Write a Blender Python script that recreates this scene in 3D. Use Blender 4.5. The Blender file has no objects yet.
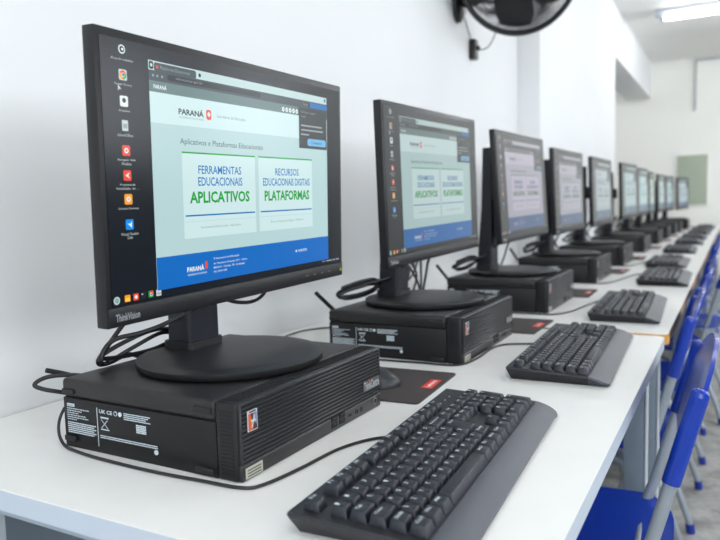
import bpy, bmesh, math, random
from mathutils import Vector, Matrix, Euler
random.seed(7)
SC = bpy.context.scene
COL = SC.collection
PI = math.pi

# ------------------------------------------------------------------ materials
def lin(c):
    return tuple(((v / 255) / 12.92 if v / 255 <= .04045 else ((v / 255 + .055) / 1.055) ** 2.4) for v in c)

def mat(name, rgb, rough=.5, metal=0., spec=.5, emit=None, estr=1., noise=0., nscale=40., bump=0., bscale=400., coat=0., sheen=0.):
    m = bpy.data.materials.new(name); m.use_nodes = True
    nt = m.node_tree; b = nt.nodes['Principled BSDF']
    c = (*lin(rgb), 1)
    b.inputs['Base Color'].default_value = c
    b.inputs['Roughness'].default_value = rough
    b.inputs['Metallic'].default_value = metal
    b.inputs['Specular IOR Level'].default_value = spec
    b.inputs['Coat Weight'].default_value = coat
    if emit is not None:
        b.inputs['Emission Color'].default_value = (*lin(emit), 1)
        b.inputs['Emission Strength'].default_value = estr
    if noise or bump:
        tc = nt.nodes.new('ShaderNodeTexCoord')
    if noise:
        n = nt.nodes.new('ShaderNodeTexNoise'); n.inputs['Scale'].default_value = nscale; n.inputs['Detail'].default_value = 6
        r = nt.nodes.new('ShaderNodeValToRGB')
        lo = tuple(max(0, v * (1 - noise)) for v in c[:3]); hi = tuple(min(1, v * (1 + noise)) for v in c[:3])
        r.color_ramp.elements[0].color = (*lo, 1); r.color_ramp.elements[0].position = .3
        r.color_ramp.elements[1].color = (*hi, 1); r.color_ramp.elements[1].position = .7
        nt.links.new(tc.outputs['Object'], n.inputs['Vector']); nt.links.new(n.outputs['Fac'], r.inputs['Fac'])
        nt.links.new(r.outputs['Color'], b.inputs['Base Color'])
    if bump:
        n2 = nt.nodes.new('ShaderNodeTexNoise'); n2.inputs['Scale'].default_value = bscale; n2.inputs['Detail'].default_value = 3
        bp = nt.nodes.new('ShaderNodeBump'); bp.inputs['Strength'].default_value = bump; bp.inputs['Distance'].default_value = .001
        nt.links.new(tc.outputs['Object'], n2.inputs['Vector']); nt.links.new(n2.outputs['Fac'], bp.inputs['Height'])
        nt.links.new(bp.outputs['Normal'], b.inputs['Normal'])
    return m

M = {}
LAMP, WINP = 74.0, 44
M['wall'] = mat('white wall paint', (232, 233, 234), .75, noise=.02, nscale=1.5, bump=.15, bscale=60)
M['added_dado'] = mat('grey dado paint', (128, 134, 140), .6)
M['wall_end'] = mat('end wall paint', (236, 236, 231), .75, noise=.02, nscale=1.5)
M['ceiling'] = mat('ceiling paint', (240, 240, 237), .85, noise=.02, nscale=2)
M['board'] = mat('green grey board', (160, 170, 152), .6, noise=.05, nscale=3)
M['laminate'] = mat('white desk laminate', (236, 235, 232), .32, spec=.45, noise=.012, nscale=25, bump=.05, bscale=900)
M['desk_edge'] = mat('pale blue grey edge band', (186, 196, 208), .45)
M['wood_edge'] = mat('ochre particle board edge', (205, 150, 70), .6, noise=.2, nscale=60)
M['brown_edge'] = mat('brown worn edge band', (150, 120, 95), .6, noise=.25, nscale=30)
M['leg_paint'] = mat('grey painted steel', (118, 130, 143), .4, metal=.1, noise=.03)
M['leg_light'] = mat('light grey painted steel lip', (186, 194, 202), .4)
M['frame_paint'] = mat('under frame grey paint', (150, 165, 176), .45)
M['black'] = mat('black textured plastic', (17, 17, 19), .44, spec=.4, bump=.12, bscale=1500, noise=.08, nscale=30)
M['panel_black'] = mat('monitor housing plastic', (14, 15, 19), .42, spec=.4, bump=.06, bscale=1500)
M['stand_black'] = mat('monitor stand plastic', (20, 20, 22), .42, spec=.45, bump=.08, bscale=1500)
M['neck'] = mat('dark blue black neck plastic', (18, 20, 32), .4, spec=.4)
M['chassis'] = mat('computer steel cover', (26, 25, 25), .42, spec=.45, bump=.1, bscale=1200, noise=.05, nscale=15)
M['side'] = mat('computer side panel', (15, 15, 17), .5, spec=.35, bump=.08, bscale=1200)
M['bezel_rib'] = mat('ribbed front plastic', (36, 37, 40), .34)
M['void'] = mat('deep slot black', (6, 6, 7), .8)
M['band'] = mat('lower front band', (34, 33, 33), .42, bump=.05, bscale=1500)
M['rubber'] = mat('rubber', (17, 17, 18), .6)
M['silver'] = mat('silver print', (170, 172, 176), .35, metal=.5)
M['darksilver'] = mat('grey metallic badge', (105, 105, 108), .35, metal=.4)
M['darkbadge'] = mat('dark badge ground', (60, 60, 62), .4)
M['whiteprint'] = mat('white print', (196, 208, 214), .6)
M['sticker'] = mat('ivory serial sticker', (176, 174, 160), .5)
M['stick_orange'] = mat('orange sticker print', (205, 90, 40), .4)
M['stick_blue'] = mat('slate sticker print', (110, 125, 150), .4)
M['stick_dark'] = mat('dark sticker print', (60, 30, 35), .4)
M['stick_white'] = mat('silver white sticker', (200, 200, 205), .35)
M['yellow'] = mat('yellow mark', (190, 200, 30), .4)
M['red'] = mat('red tag', (226, 52, 40), .5)
M['white'] = mat('plain white print', (235, 232, 228), .5)
M['pad'] = mat('mouse pad cloth', (58, 52, 52), .85, noise=.12, nscale=300, bump=.3, bscale=1500)
M['kb'] = mat('keyboard plastic', (27, 28, 33), .45, bump=.1, bscale=1500)
M['kb_rest'] = mat('palm rest plastic', (60, 64, 73), .42, bump=.08, bscale=1800)  # lighter than the keyboard body: sheen is put into the base colour
M['key'] = mat('keycap plastic', (14, 20, 32), .44, spec=.55)
M['cable'] = mat('black cable sheath', (18, 19, 22), .42)
M['mouse'] = mat('mouse plastic', (34, 36, 41), .38)
M['blue'] = mat('blue chair plastic', (9, 52, 158), .24, spec=.5, bump=.05, bscale=500)
M['bluedark'] = mat('blue plastic foot', (10, 44, 140), .4)
M['tube'] = mat('grey chair tube', (150, 158, 166), .35, metal=.25)
M['fan'] = mat('black fan plastic', (16, 17, 20), .35)
M['fan_blade'] = mat('grey fan blade', (40, 42, 46), .28)
M['wire'] = mat('black painted wire', (14, 15, 17), .45)
M['grey_wire'] = mat('grey flex', (120, 124, 128), .5)
M['lamp'] = mat('lamp housing', (190, 196, 204), .5)
M['tube_glow'] = mat('fluorescent tube', (255, 255, 255), .4, emit=(250, 252, 255), estr=LAMP)
M['pipe'] = mat('grey conduit', (182, 186, 186), .5)
M['winframe'] = mat('window aluminium', (190, 192, 195), .35, metal=.5)

def floor_mat():
    m = bpy.data.materials.new('mottled concrete floor'); m.use_nodes = True
    nt = m.node_tree; b = nt.nodes['Principled BSDF']; b.inputs['Roughness'].default_value = .45
    tc = nt.nodes.new('ShaderNodeTexCoord')
    n = nt.nodes.new('ShaderNodeTexNoise'); n.inputs['Scale'].default_value = 11; n.inputs['Detail'].default_value = 12; n.inputs['Roughness'].default_value = .7
    r = nt.nodes.new('ShaderNodeValToRGB')
    e = r.color_ramp.elements
    e[0].position = .38; e[0].color = (*lin((128, 127, 122)), 1); e[1].position = .64; e[1].color = (*lin((182, 181, 176)), 1)
    v = nt.nodes.new('ShaderNodeTexVoronoi'); v.feature = 'DISTANCE_TO_EDGE'; v.inputs['Scale'].default_value = 4.5
    rr = nt.nodes.new('ShaderNodeValToRGB'); rr.color_ramp.elements[0].position = 0; rr.color_ramp.elements[1].position = .02
    rr.color_ramp.elements[0].color = (.72, .72, .7, 1); rr.color_ramp.elements[1].color = (1, 1, 1, 1)
    w = nt.nodes.new('ShaderNodeTexNoise'); w.inputs['Scale'].default_value = 5
    mx = nt.nodes.new('ShaderNodeMixRGB'); mx.inputs['Fac'].default_value = .35
    mul = nt.nodes.new('ShaderNodeMixRGB'); mul.blend_type = 'MULTIPLY'; mul.inputs['Fac'].default_value = 1
    L = nt.links.new
    L(tc.outputs['Object'], n.inputs['Vector']); L(n.outputs['Fac'], r.inputs['Fac'])
    L(tc.outputs['Object'], w.inputs['Vector']); L(tc.outputs['Object'], mx.inputs['Color1']); L(w.outputs['Color'], mx.inputs['Color2'])
    L(mx.outputs['Color'], v.inputs['Vector']); L(v.outputs['Distance'], rr.inputs['Fac'])
    L(r.outputs['Color'], mul.inputs['Color1']); L(rr.outputs['Color'], mul.inputs['Color2']); L(mul.outputs['Color'], b.inputs['Base Color'])
    return m
M['floor'] = floor_mat()

# ------------------------------------------------------------------ mesh builder
_text_cache = {}
def text_geo(s, bold=0.):
    """verts (unit: font units, normalised to bbox 0..1) and faces of a line of text"""
    k = (s, bold)
    if k in _text_cache: return _text_cache[k]
    cu = bpy.data.curves.new('tmp', 'FONT'); cu.body = s; cu.size = 1; cu.offset = bold; cu.resolution_u = 2
    o = bpy.data.objects.new('tmp', cu); COL.objects.link(o)
    dg = bpy.context.evaluated_depsgraph_get(); dg.update()
    me = o.evaluated_get(dg).to_mesh()
    vs = [v.co.copy() for v in me.vertices]; fs = [tuple(p.vertices) for p in me.polygons]
    o.evaluated_get(dg).to_mesh_clear()
    bpy.data.objects.remove(o); bpy.data.curves.remove(cu)
    x0 = min(v.x for v in vs); x1 = max(v.x for v in vs); y0 = min(v.y for v in vs); y1 = max(v.y for v in vs)
    vs = [((v.x - x0) / (x1 - x0), (v.y - y0) / (y1 - y0)) for v in vs]
    _text_cache[k] = (vs, fs, (x1 - x0) / (y1 - y0)); return _text_cache[k]

class MB:
    def __init__(self): self.bm = bmesh.new(); self.mats = []
    def mi(self, m):
        m = M[m] if isinstance(m, str) else m
        if m not in self.mats: self.mats.append(m)
        return self.mats.index(m)
    def box(self, lo, hi, m, bev=0., seg=2, rot=None, smooth=False):
        lo, hi = Vector(lo), Vector(hi); c = (lo + hi) / 2; s = hi - lo
        tmp = bmesh.new()
        bmesh.ops.create_cube(tmp, size=1)
        for v in tmp.verts: v.co = Vector((v.co.x * s.x, v.co.y * s.y, v.co.z * s.z))
        if bev: bmesh.ops.bevel(tmp, geom=tmp.edges[:], offset=bev, segments=seg, profile=.5, affect='EDGES')
        mt = Matrix.Translation(c) @ (rot.to_4x4() if rot else Matrix())
        self.merge(tmp, m, mt, smooth or bev > 0)
    def merge(self, tmp, m, mt=Matrix(), smooth=False):
        i = self.mi(m); mp = {}
        for v in tmp.verts: mp[v] = self.bm.verts.new(mt @ v.co)
        for f in tmp.faces:
            try: g = self.bm.faces.new([mp[v] for v in f.verts])
            except ValueError: continue
            g.material_index = i; g.smooth = smooth
        tmp.free()
    def quad(self, pts, m, smooth=False):
        f = self.bm.faces.new([self.bm.verts.new(p) for p in pts]); f.material_index = self.mi(m); f.smooth = smooth
    def rows(self, rows, m, closed=False, cap=False, smooth=True):
        """skin a list of equal length vertex rows"""
        i = self.mi(m); vs = [[self.bm.verts.new(p) for p in r] for r in rows]; n = len(vs[0])
        for a, b in zip(vs, vs[1:]):
            for k in range(n if closed else n - 1):
                f = self.bm.faces.new((a[k], a[(k + 1) % n], b[(k + 1) % n], b[k])); f.material_index = i; f.smooth = smooth
        if cap:
            for r in (vs[0][::-1], vs[-1]):
                f = self.bm.faces.new(r); f.material_index = i
    def lathe(self, prof, m, c=(0, 0, 0), n=48, axis=None, cap=True):
        """prof: (r, z) list; spun about z (or turned to axis)"""
        q = Vector((0, 0, 1)).rotation_difference(Vector(axis).normalized()) if axis is not None else None
        rows = []
        for r, z in prof:
            row = []
            for k in range(n):
                a = 2 * PI * k / n; p = Vector((r * math.cos(a), r * math.sin(a), z))
                if q: p = q @ p
                row.append(p + Vector(c))
            rows.append(row)
        self.rows(rows, m, closed=True, cap=cap)
    def tube(self, pts, r, m, n=8, smooth_path=True, res=6, cap=True):
        pts = [Vector(p) for p in pts]
        if smooth_path and len(pts) > 2:
            P = [pts[0] * 2 - pts[1]] + pts + [pts[-1] * 2 - pts[-2]]; out = []
            for i in range(1, len(P) - 2):
                p0, p1, p2, p3 = P[i - 1:i + 3]
                for k in range(res):
                    t = k / res
                    out.append(.5 * ((2 * p1) + (p2 - p0) * t + (2 * p0 - 5 * p1 + 4 * p2 - p3) * t * t + (3 * p1 - p0 - 3 * p2 + p3) * t ** 3))
            out.append(pts[-1]); pts = out
        rows = []; nrm = None
        for i, p in enumerate(pts):
            d = (pts[min(i + 1, len(pts) - 1)] - pts[max(i - 1, 0)]).normalized()
            if nrm is None:
                nrm = d.orthogonal().normalized()
            else:
                nrm = (nrm - d * nrm.dot(d)).normalized()
            b = d.cross(nrm)
            rows.append([p + (nrm * math.cos(2 * PI * k / n) + b * math.sin(2 * PI * k / n)) * r for k in range(n)])
        self.rows(rows, m, closed=True, cap=cap)
    def text(self, s, u0, u1, v0, v1, fn, m, bold=0.):
        """text fitted to the box u0..u1, v0..v1; fn maps (u, v) to a point"""
        vs, fs, _ = text_geo(s, bold); i = self.mi(m)
        bv = [self.bm.verts.new(fn(u0 + (u1 - u0) * x, v0 + (v1 - v0) * y)) for x, y in vs]
        for f in fs:
            try: g = self.bm.faces.new([bv[k] for k in f]); g.material_index = i
            except ValueError: pass
    def prism(self, outline, ax, d0, d1, m, bev=0., smooth=False):
        """outline in the two other axes (cyclic order), extruded from d0 to d1 along ax (0,1,2)"""
        def P(a, b, d):
            return {0: (d, a, b), 1: (a, d, b), 2: (a, b, d)}[ax]
        tmp = bmesh.new()
        A = [tmp.verts.new(P(a, b, d0)) for a, b in outline]; B = [tmp.verts.new(P(a, b, d1)) for a, b in outline]
        tmp.faces.new(A[::-1]); tmp.faces.new(B); n = len(A)
        for k in range(n): tmp.faces.new((A[k], A[(k + 1) % n], B[(k + 1) % n], B[k]))
        bmesh.ops.recalc_face_normals(tmp, faces=tmp.faces[:])
        if bev: bmesh.ops.bevel(tmp, geom=tmp.edges[:], offset=bev, segments=2, profile=.5, affect='EDGES')
        self.merge(tmp, m, Matrix(), smooth or bev > 0)
    def mesh(self, name, recalc=True):
        if recalc: bmesh.ops.recalc_face_normals(self.bm, faces=self.bm.faces[:])
        me = bpy.data.meshes.new(name); self.bm.to_mesh(me); self.bm.free()
        for m in self.mats: me.materials.append(m)
        try: me.set_sharp_from_angle(angle=math.radians(40))
        except Exception: pass
        return me
    def build(self, name, parent=None, recalc=True, mx=None):
        o = bpy.data.objects.new(name, self.mesh(name, recalc)); COL.objects.link(o)
        if parent: o.parent = parent
        if mx is not None: o.matrix_local = mx
        return o

def tag(o, label, cat, group=None):
    o['label'] = label; o['category'] = cat
    if group: o['group'] = group
    return o
def thing(name, label, cat, loc=(0, 0, 0), rz=0, group=None):
    o = bpy.data.objects.new(name, None); o.empty_display_size = .05; COL.objects.link(o)
    o.location = loc; o.rotation_euler = (0, 0, rz)
    return tag(o, label, cat, group)
def struct(o): o['kind'] = 'structure'; return o
def copy_tree(src, parent=None):
    kids = KIDS[src.name] if src.name in KIDS else [c for c in src.children]
    KIDS[src.name] = kids
    c = src.copy(); COL.objects.link(c)
    if parent: c.parent = parent
    KIDS[c.name] = [copy_tree(k, c) for k in kids]
    return c
KIDS = {}

# ------------------------------------------------------------------ room (z = 0 is the desk top, the floor is 0.75 m below)
FZ, CZ, XW, XP, YE, YB, XR = -.75, 1.86, -.50, -.388, 8.1, -3.2, 4.6
def room_box(name, lo, hi, m, bev=0):
    b = MB(); b.box(lo, hi, m, bev); return struct(b.build(name))
room_box('floor', (-3.0, YB - .1, FZ - .1), (XR + .1, YE + .1, FZ), 'floor')
room_box('ceiling', (-3.0, YB - .1, CZ), (XR + .1, YE + .1, CZ + .1), 'ceiling')
YO = 5.40; ZO = 1.46; YP = 2.934
b = MB()
b.box((XW - .15, YB, FZ), (XW, YP + .02, CZ), 'wall')
b.box((XW - .15, YP, FZ), (XP, YO, CZ), 'wall', .004)
b.box((XW - .15, YO - .001, ZO), (XP, YE, CZ), 'wall', .004)
struct(b.build('wall_left'))
room_box('wall_end', (-3.0, YE, FZ), (XR, YE + .12, CZ), 'wall_end')
b = MB(); BX0, BX1 = .2, 3.4
b.box((-1.0, YB - .12, FZ), (BX0, YB, CZ), 'wall'); b.box((BX1, YB - .12, FZ), (XR, YB, CZ), 'wall')
b.box((BX0, YB - .12, FZ), (BX1, YB, .35), 'wall'); b.box((BX0, YB - .12, 1.6), (BX1, YB, CZ), 'wall')
struct(b.build('wall_behind'))
b = MB()
for x in (BX0, (BX0 + BX1) / 2 - .02, BX1 - .04): b.box((x, YB - .06, .35), (x + .04, YB - .02, 1.6), 'winframe')
for z in (.35, 1.56): b.box((BX0, YB - .06, z), (BX1, YB - .02, z + .04), 'winframe')
struct(b.build('window_5'))  # unseen window, added to fill the near side with daylight
room_box('wall_alcove', (-3.0, YO - .15, FZ), (-2.9, YE, CZ), 'wall_end')
room_box('wall_alcove_side', (-2.9, YO - .15, FZ), (XW - .15, YO, CZ), 'wall_end')
# right hand wall with its windows (out of frame, the daylight comes from here)
wins = [(-2.4, -.4), (.4, 2.4), (3.2, 5.2), (5.9, 7.7)]
b = MB(); y = YB
for a, c in wins:
    b.box((XR, y, FZ), (XR + .12, a, CZ), 'wall'); y = c
    b.box((XR, a, FZ), (XR + .12, c, .55), 'wall'); b.box((XR, a, 1.74), (XR + .12, c, CZ), 'wall')
b.box((XR, y, FZ), (XR + .12, YE, CZ), 'wall')
b.box((XR - .01, YB, FZ), (XR, YE, .54), 'added_dado')  # unseen grey strip, added so the lower screens reflect less light
struct(b.build('wall_right'))
for k, (a, c) in enumerate(wins):
    b = MB()
    for lo, hi in (((XR + .02, a, .55), (XR + .06, c, .59)), ((XR + .02, a, 1.70), (XR + .06, c, 1.74)), ((XR + .02, a, .55), (XR + .06, a + .04, 1.74)), ((XR + .02, c - .04, .55), (XR + .06, c, 1.74)), ((XR + .02, (a + c) / 2 - .02, .55), (XR + .06, (a + c) / 2 + .02, 1.74))):
        b.box(lo, hi, 'winframe')
    struct(b.build('window_%d' % (k + 1)))

# things on the end wall
b = MB(); b.box((-.105, YE - .025, .235), (.205, YE - .002, .79), 'board', .004)
bd = b.build('notice_board'); tag(bd, 'plain grey-green board hanging on the far end wall beyond the last monitors', 'board')
fb = MB()
for lo, hi in (((-.115, YE - .03, .225), (-.105, YE - .001, .80)), ((.205, YE - .03, .225), (.215, YE - .001, .80)), ((-.115, YE - .03, .79), (.215, YE - .001, .80)), ((-.115, YE - .03, .225), (.215, YE - .001, .235))):
    fb.box(lo, hi, 'wall_end')
fb.build('frame', bd)
b = MB(); b.tube([(.07, YE - .015, 1.28), (.07, YE - .015, CZ - .03)], .013, 'pipe', smooth_path=False)
b.tube([(.07, YE - .015, CZ - .025), (1.5, YE - .015, CZ - .025)], .013, 'pipe', smooth_path=False)
for z in (1.36, 1.6): b.box((.052, YE - .03, z), (.088, YE - .001, z + .012), 'pipe')
tag(b.build('conduit_pipe'), 'thin grey conduit running down the far end wall from the ceiling', 'pipe')

# ceiling lamps: only the first shows in the photo, the others light the room; the last three are added to brighten far end and alcove
lamp_spots = [(.53, 5.80), (.9, 2.6), (.9, -.6), (3.2, 5.72), (3.2, 2.6), (3.2, -.6), (2.0, 7.35), (2.0, 4.2), (-1.75, 6.8)]
for k, (x, y) in enumerate(lamp_spots):
    t = thing('ceiling_lamp', 'white fluorescent batten lamp on the ceiling above the far computers' if k == 0 else 'white fluorescent batten lamp on the ceiling outside the picture, ' + ('near row of the desk side', 'above the photographer, desk side', 'far row of the window side', 'middle row of the window side', 'above the photographer, window side', 'added to brighten the end wall', 'added fill at room centre', 'added to light the alcove')[k - 1],
              'lamp', (x, y, CZ), 0, 'ceiling lamps')
    b = MB(); b.prism([(-.10, 0), (-.10, -.012), (-.03, -.045), (.03, -.045), (.10, -.012), (.10, 0)], 0, -.66, .66, 'lamp'); b.build('housing', t)
    for s in (0,):
        b = MB(); b.tube([(-.59, .045 * s, -.062), (.59, .045 * s, -.062)], .014, 'tube_glow', n=12, smooth_path=False); b.build('lamp_tube', t)
        for e in (-1, 1):
            b = MB(); b.box((e * .61 - .014, .045 * s - .014, -.08), (e * .61 + .014, .045 * s + .014, -.01), 'lamp', .003); b.build('socket', t)

# ------------------------------------------------------------------ desks
ordinal = ['nearest', 'second', 'third', 'fourth', 'fifth', 'sixth', 'seventh', 'eighth', 'ninth', 'tenth', 'eleventh']
def rounded_rect(x0, y0, x1, y1, r, n=5):
    pts = []
    for cx, cy, a0 in ((x1 - r, y1 - r, 0), (x0 + r, y1 - r, 90), (x0 + r, y0 + r, 180), (x1 - r, y0 + r, 270)):
        for k in range(n + 1):
            a = math.radians(a0 + 90 * k / n); pts.append((cx + r * math.cos(a), cy + r * math.sin(a)))
    return pts
def desk(y0, y1, xe, k):
    t = thing('computer_desk', ['white-topped desk nearest the camera, with pale blue-grey edge', 'second white-topped desk, with ochre corner edge meeting the nearest desk'][k] if k < 2 else
              'white-topped computer desk, %s in the row counted from the camera' % ordinal[k], 'desk', (0, y0, FZ), 0, 'computer desks in a row along the wall')
    L = y1 - y0; H = -FZ
    b = MB(); ro = rounded_rect(XW + .002, 0, xe, L, .018)
    b.prism(ro, 2, H - .0012, H, 'laminate'); b.build('desktop', t)
    b = MB(); b.prism(ro, 2, H - .025, H - .0012, 'desk_edge' if k == 0 else 'brown_edge')
    b.build('edge_band', t)
    if k:
        b = MB(); ri = rounded_rect(xe - .13, -.0015, xe + .0012, .05, .018); b.prism(ri, 2, H - .0248, H - .0015, 'wood_edge'); b.build('worn_corner', t)['label'] = 'ochre bare corner edge'
    for s, yy in ((0, .028), (1, L - .07)):
        b = MB(); b.box((XW + .05, yy - .008, H - .045), (xe - .03, yy + .034, H - .0255), 'frame_paint', .002); b.build('top_rail', t)
        for xx in (xe - (.077 if k == 0 else .068), XW + .12):
            b = MB(); b.box((xx, yy - .004, .03), (xx + .045, yy + .03, H - .045), 'leg_paint', .003)
            b.box((xx + .0455, yy - .006, .03), (xx + .0485, yy + .032, H - .045), 'leg_light'); b.build('leg', t)
        b = MB(); b.box((XW + .06, yy - .006, .0), (xe - .02, yy + .034, .03), 'leg_paint', .006); b.build('foot', t)
    b = MB(); b.box((XW + .03, .06, H - .35), (XW + .045, L - .06, H - .03), 'leg_paint', .002); b.build('modesty_panel', t)
    return t
desk(-.128, 1.072, .3498, 0)
ybs = [1.098, 2.31, 3.53, 4.75, 5.97, 6.9, 7.98]
for k in range(6): desk(ybs[k], ybs[k + 1] - .004, .3535, k + 1)

# ------------------------------------------------------------------ desktop computer (origin: near bottom front corner; front faces +x)
def make_computer():
    t = thing('desktop_computer', '', 'computer')
    D, L, H = .298, .340, .0925
    b = MB()
    b.box((-D, .0, .0), (-.035, L, .067), 'side', .0015)
    b.box((-D - .001, -.001, .0675), (-.0352, L + .001, H), 'chassis', .006, 3)
    b.box((-D + .002, .003, .064), (-.036, L - .003, .07), 'void')
    b.build('case', t)
    b = MB(); b.box((-D - .004, .02, .01), (-D, L - .02, H - .012), 'void'); b.box((-D - .006, .03, .055), (-D, .10, .078), 'side', .001)
    for k in range(4): b.box((-D - .0055, .14 + .025 * k, .012), (-D - .002, .155 + .025 * k, .022), 'silver')
    b.build('rear_panel', t)
    for k, (x0, z) in enumerate(((-.296, .0755), (-.067, .0795), (-.296, .0125), (-.067, .008))):
        b = MB(); w = .022 if x0 < -.2 else .028
        b.box((x0, -.0035, z - .0038), (x0 + w, .0005, z + .0038), 'rubber', .0017, 2); b.build('rubber_foot', t)
    # front bezel with ribs
    b = MB()
    b.box((-.035, -.001, .0), (-.0035, L + .001, H - .0005), 'black', .004, 3)
    b.box((-.006, .001, .0), (0, L - .001, .0205), 'band', .003, 3)
    b.box((-.004, .002, .02), (-.0022, L - .002, H - .004), 'void')
    b.build('front_bezel', t)
    b = MB()
    zz = .0225
    while zz < H - .004:
        b.box((-.0045, .002, zz), (0, L - .002, zz + .0025), 'bezel_rib', .0007, 1); zz += .0050
    for y0 in (.002, L - .0045): b.box((-.0045, y0, .021), (.0003, y0 + .0025, H - .003), 'bezel_rib', .0008, 1)
    b.build('ribbed_grille', t)
    b = MB()
    for k in range(17):
        z = .008 + k * .0045; b.box((-.028, -.0014, z), (-.0095, -.0007, z + .0023), 'void')
    b.build('side_vent', t)
    b = MB()
    for k in range(50):
        y = .008 + k * .0066; b.box((-.031, y, H - .0007), (-.008, y + .0034, H + .0001), 'void')
    b.build('top_vent', t)
    # ports
    for y in (.193, .2135):
        for z in (.0062, .0142):
            b = MB(); b.box((-.001, y, z), (.0008, y + .0145, z + .0066), 'void'); b.box((-.0005, y + .0035, z + .0040), (.0012, y + .011, z + .0050), 'band'); b.build('usb_port', t)
    b = MB(); b.box((-.001, .239, .0095), (.0006, .2485, .0128), 'void', .0008); b.build('usb_c_port', t)
    for y in (.262, .276):
        b = MB(); b.lathe([(.0035, 0), (.0035, .0007), (.0026, .0007), (.0022, -.0005)], 'void', (0, y, .0112), 20, (1, 0, 0)); b.build('audio_socket', t)
    b = MB(); b.lathe([(.0058, 0), (.0058, .0009), (.0045, .0012)], 'darksilver', (0, .318, .0125), 24, (1, 0, 0)); b.lathe([(.0038, .001), (.0036, .0014)], 'void', (0, .318, .0125), 20, (1, 0, 0)); b.build('power_button', t)
    f = lambda u, v: (.0012, u, v)
    b = MB(); b.box((-.0005, .283, .0335), (.0006, .334, .0500), 'darkbadge'); b.text('ThinkCentre', .2845, .3325, .0350, .0485, f, 'silver', .03)
    b.lathe([(.0011, 0), (.0011, .0015)], 'red', (.0004, .2995, .0490), 10, (1, 0, 0)); b.build('model_badge', t)
    # processor sticker, serial sticker
    b = MB(); b.box((0, .0135, .056), (.0008, .031, .080), 'stick_white'); b.box((.0004, .0145, .057), (.001, .030, .0765), 'stick_dark')
    q = lambda pts, m, w: b.quad([(w, y, z) for y, z in pts], m)
    q([(.0145, .0575), (.023, .0575), (.0185, .0765), (.0145, .0765)], 'stick_orange', .0011); q([(.024, .066), (.030, .062), (.030, .0765), (.0225, .0765)], 'stick_blue', .0011)
    q([(.019, .060), (.0215, .060), (.0265, .0735), (.024, .0735)], 'stick_white', .0013); q([(.0185, .0665), (.027, .0665), (.027, .069), (.0185, .069)], 'stick_white', .0014)
    b.box((.0008, .0162, .0775), (.0011, .0282, .0792), 'stick_dark'); b.build('processor_sticker', t, recalc=False)
    b = MB(); b.box((0, .007, .0025), (.0006, .038, .0155), 'sticker')
    for k in range(3): b.box((.0005, .010, .0045 + k * .0034), (.0008, .035, .0058 + k * .0034), 'band')
    b.build('serial_sticker', t)
    # printed label on the near side
    b = MB(); g = lambda u, v: (u, -.0008, v); rnd = random.Random(3)
    b.box((-.290, -.0007, .0555), (-.276, .0, .0595), 'whiteprint')
    b.text('Lenovo', -.2885, -.2775, .0565, .0585, lambda u, v: (u, -.0011, v), 'void', .01)
    def bars(u0, u1, v, h, fill=1.):
        u = u0
        while u < u1:
            w = rnd.uniform(.0015, .005)
            b.quad([(u, -.0008, v), (min(u + w, u1), -.0008, v), (min(u + w, u1), -.0008, v + h), (u, -.0008, v + h)], 'whiteprint'); u += w + .0009 / fill
    for k, e in enumerate((.247, .262, .268, .255, .250, .272)): bars(-.290, -e, .0525 - k * .0029, .0012)
    for k in range(6): bars(-.290, -.236 - .004 * (k % 2), .0335 - k * .0026, .0015, 2)
    b.box((-.2335, -.0006, .009), (-.2328, 0, .060), 'whiteprint')
    b.text('UK CE', -.2285, -.2045, .0535, .0585, g, 'whiteprint', .03)
    b.lathe([(.0030, 0), (.0030, .0008), (.0022, .0008)], 'whiteprint', (-.199, 0, .056), 16, (0, -1, 0), cap=False)
    b.lathe([(.0030, 0), (.0030, .0008)], 'whiteprint', (-.191, 0, .056), 16, (0, -1, 0))
    for k in range(4): bars(-.184, -.138 - .004 * (k % 3), .0578 - k * .0024, .0013, 2)
    for a in ((-.229, .041), (-.224, .050)): pass
    b.quad([(-.2265, -.0008, .047), (-.2115, -.0008, .047), (-.2115, -.0008, .0492), (-.2265, -.0008, .0492)], 'whiteprint')
    b.quad([(-.226, -.0008, .0345), (-.2245, -.0008, .0345), (-.213, -.0008, .0455), (-.2145, -.0008, .0455)], 'whiteprint')
    b.quad([(-.213, -.0008, .0345), (-.2145, -.0008, .0345), (-.226, -.0008, .0455), (-.2245, -.0008, .0455)], 'whiteprint')
    b.quad([(-.2265, -.0008, .032), (-.2115, -.0008, .032), (-.2115, -.0008, .0335), (-.2265, -.0008, .0335)], 'whiteprint')
    for k in range(5): bars(-.163, -.146, .0365 + k * .0022, .0017, 3)
    for k in range(2): bars(-.2285, -.128, .0235 - k * .0024, .0013, 2)
    b.lathe([(.0032, 0), (.0032, .0008)], 'whiteprint', (-.131, 0, .0165), 14, (0, -1, 0))
    o = b.build('side_label', t, recalc=False); o['label'] = 'white printed regulatory label'
    # wireless antenna on the rear
    b = MB(); b.tube([(-.300, .035, .082), (-.325, .028, .088), (-.335, .004, .098)], .0035, 'rubber', smooth_path=True); b.build('antenna', t)
    return t
pc0 = make_computer()

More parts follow.
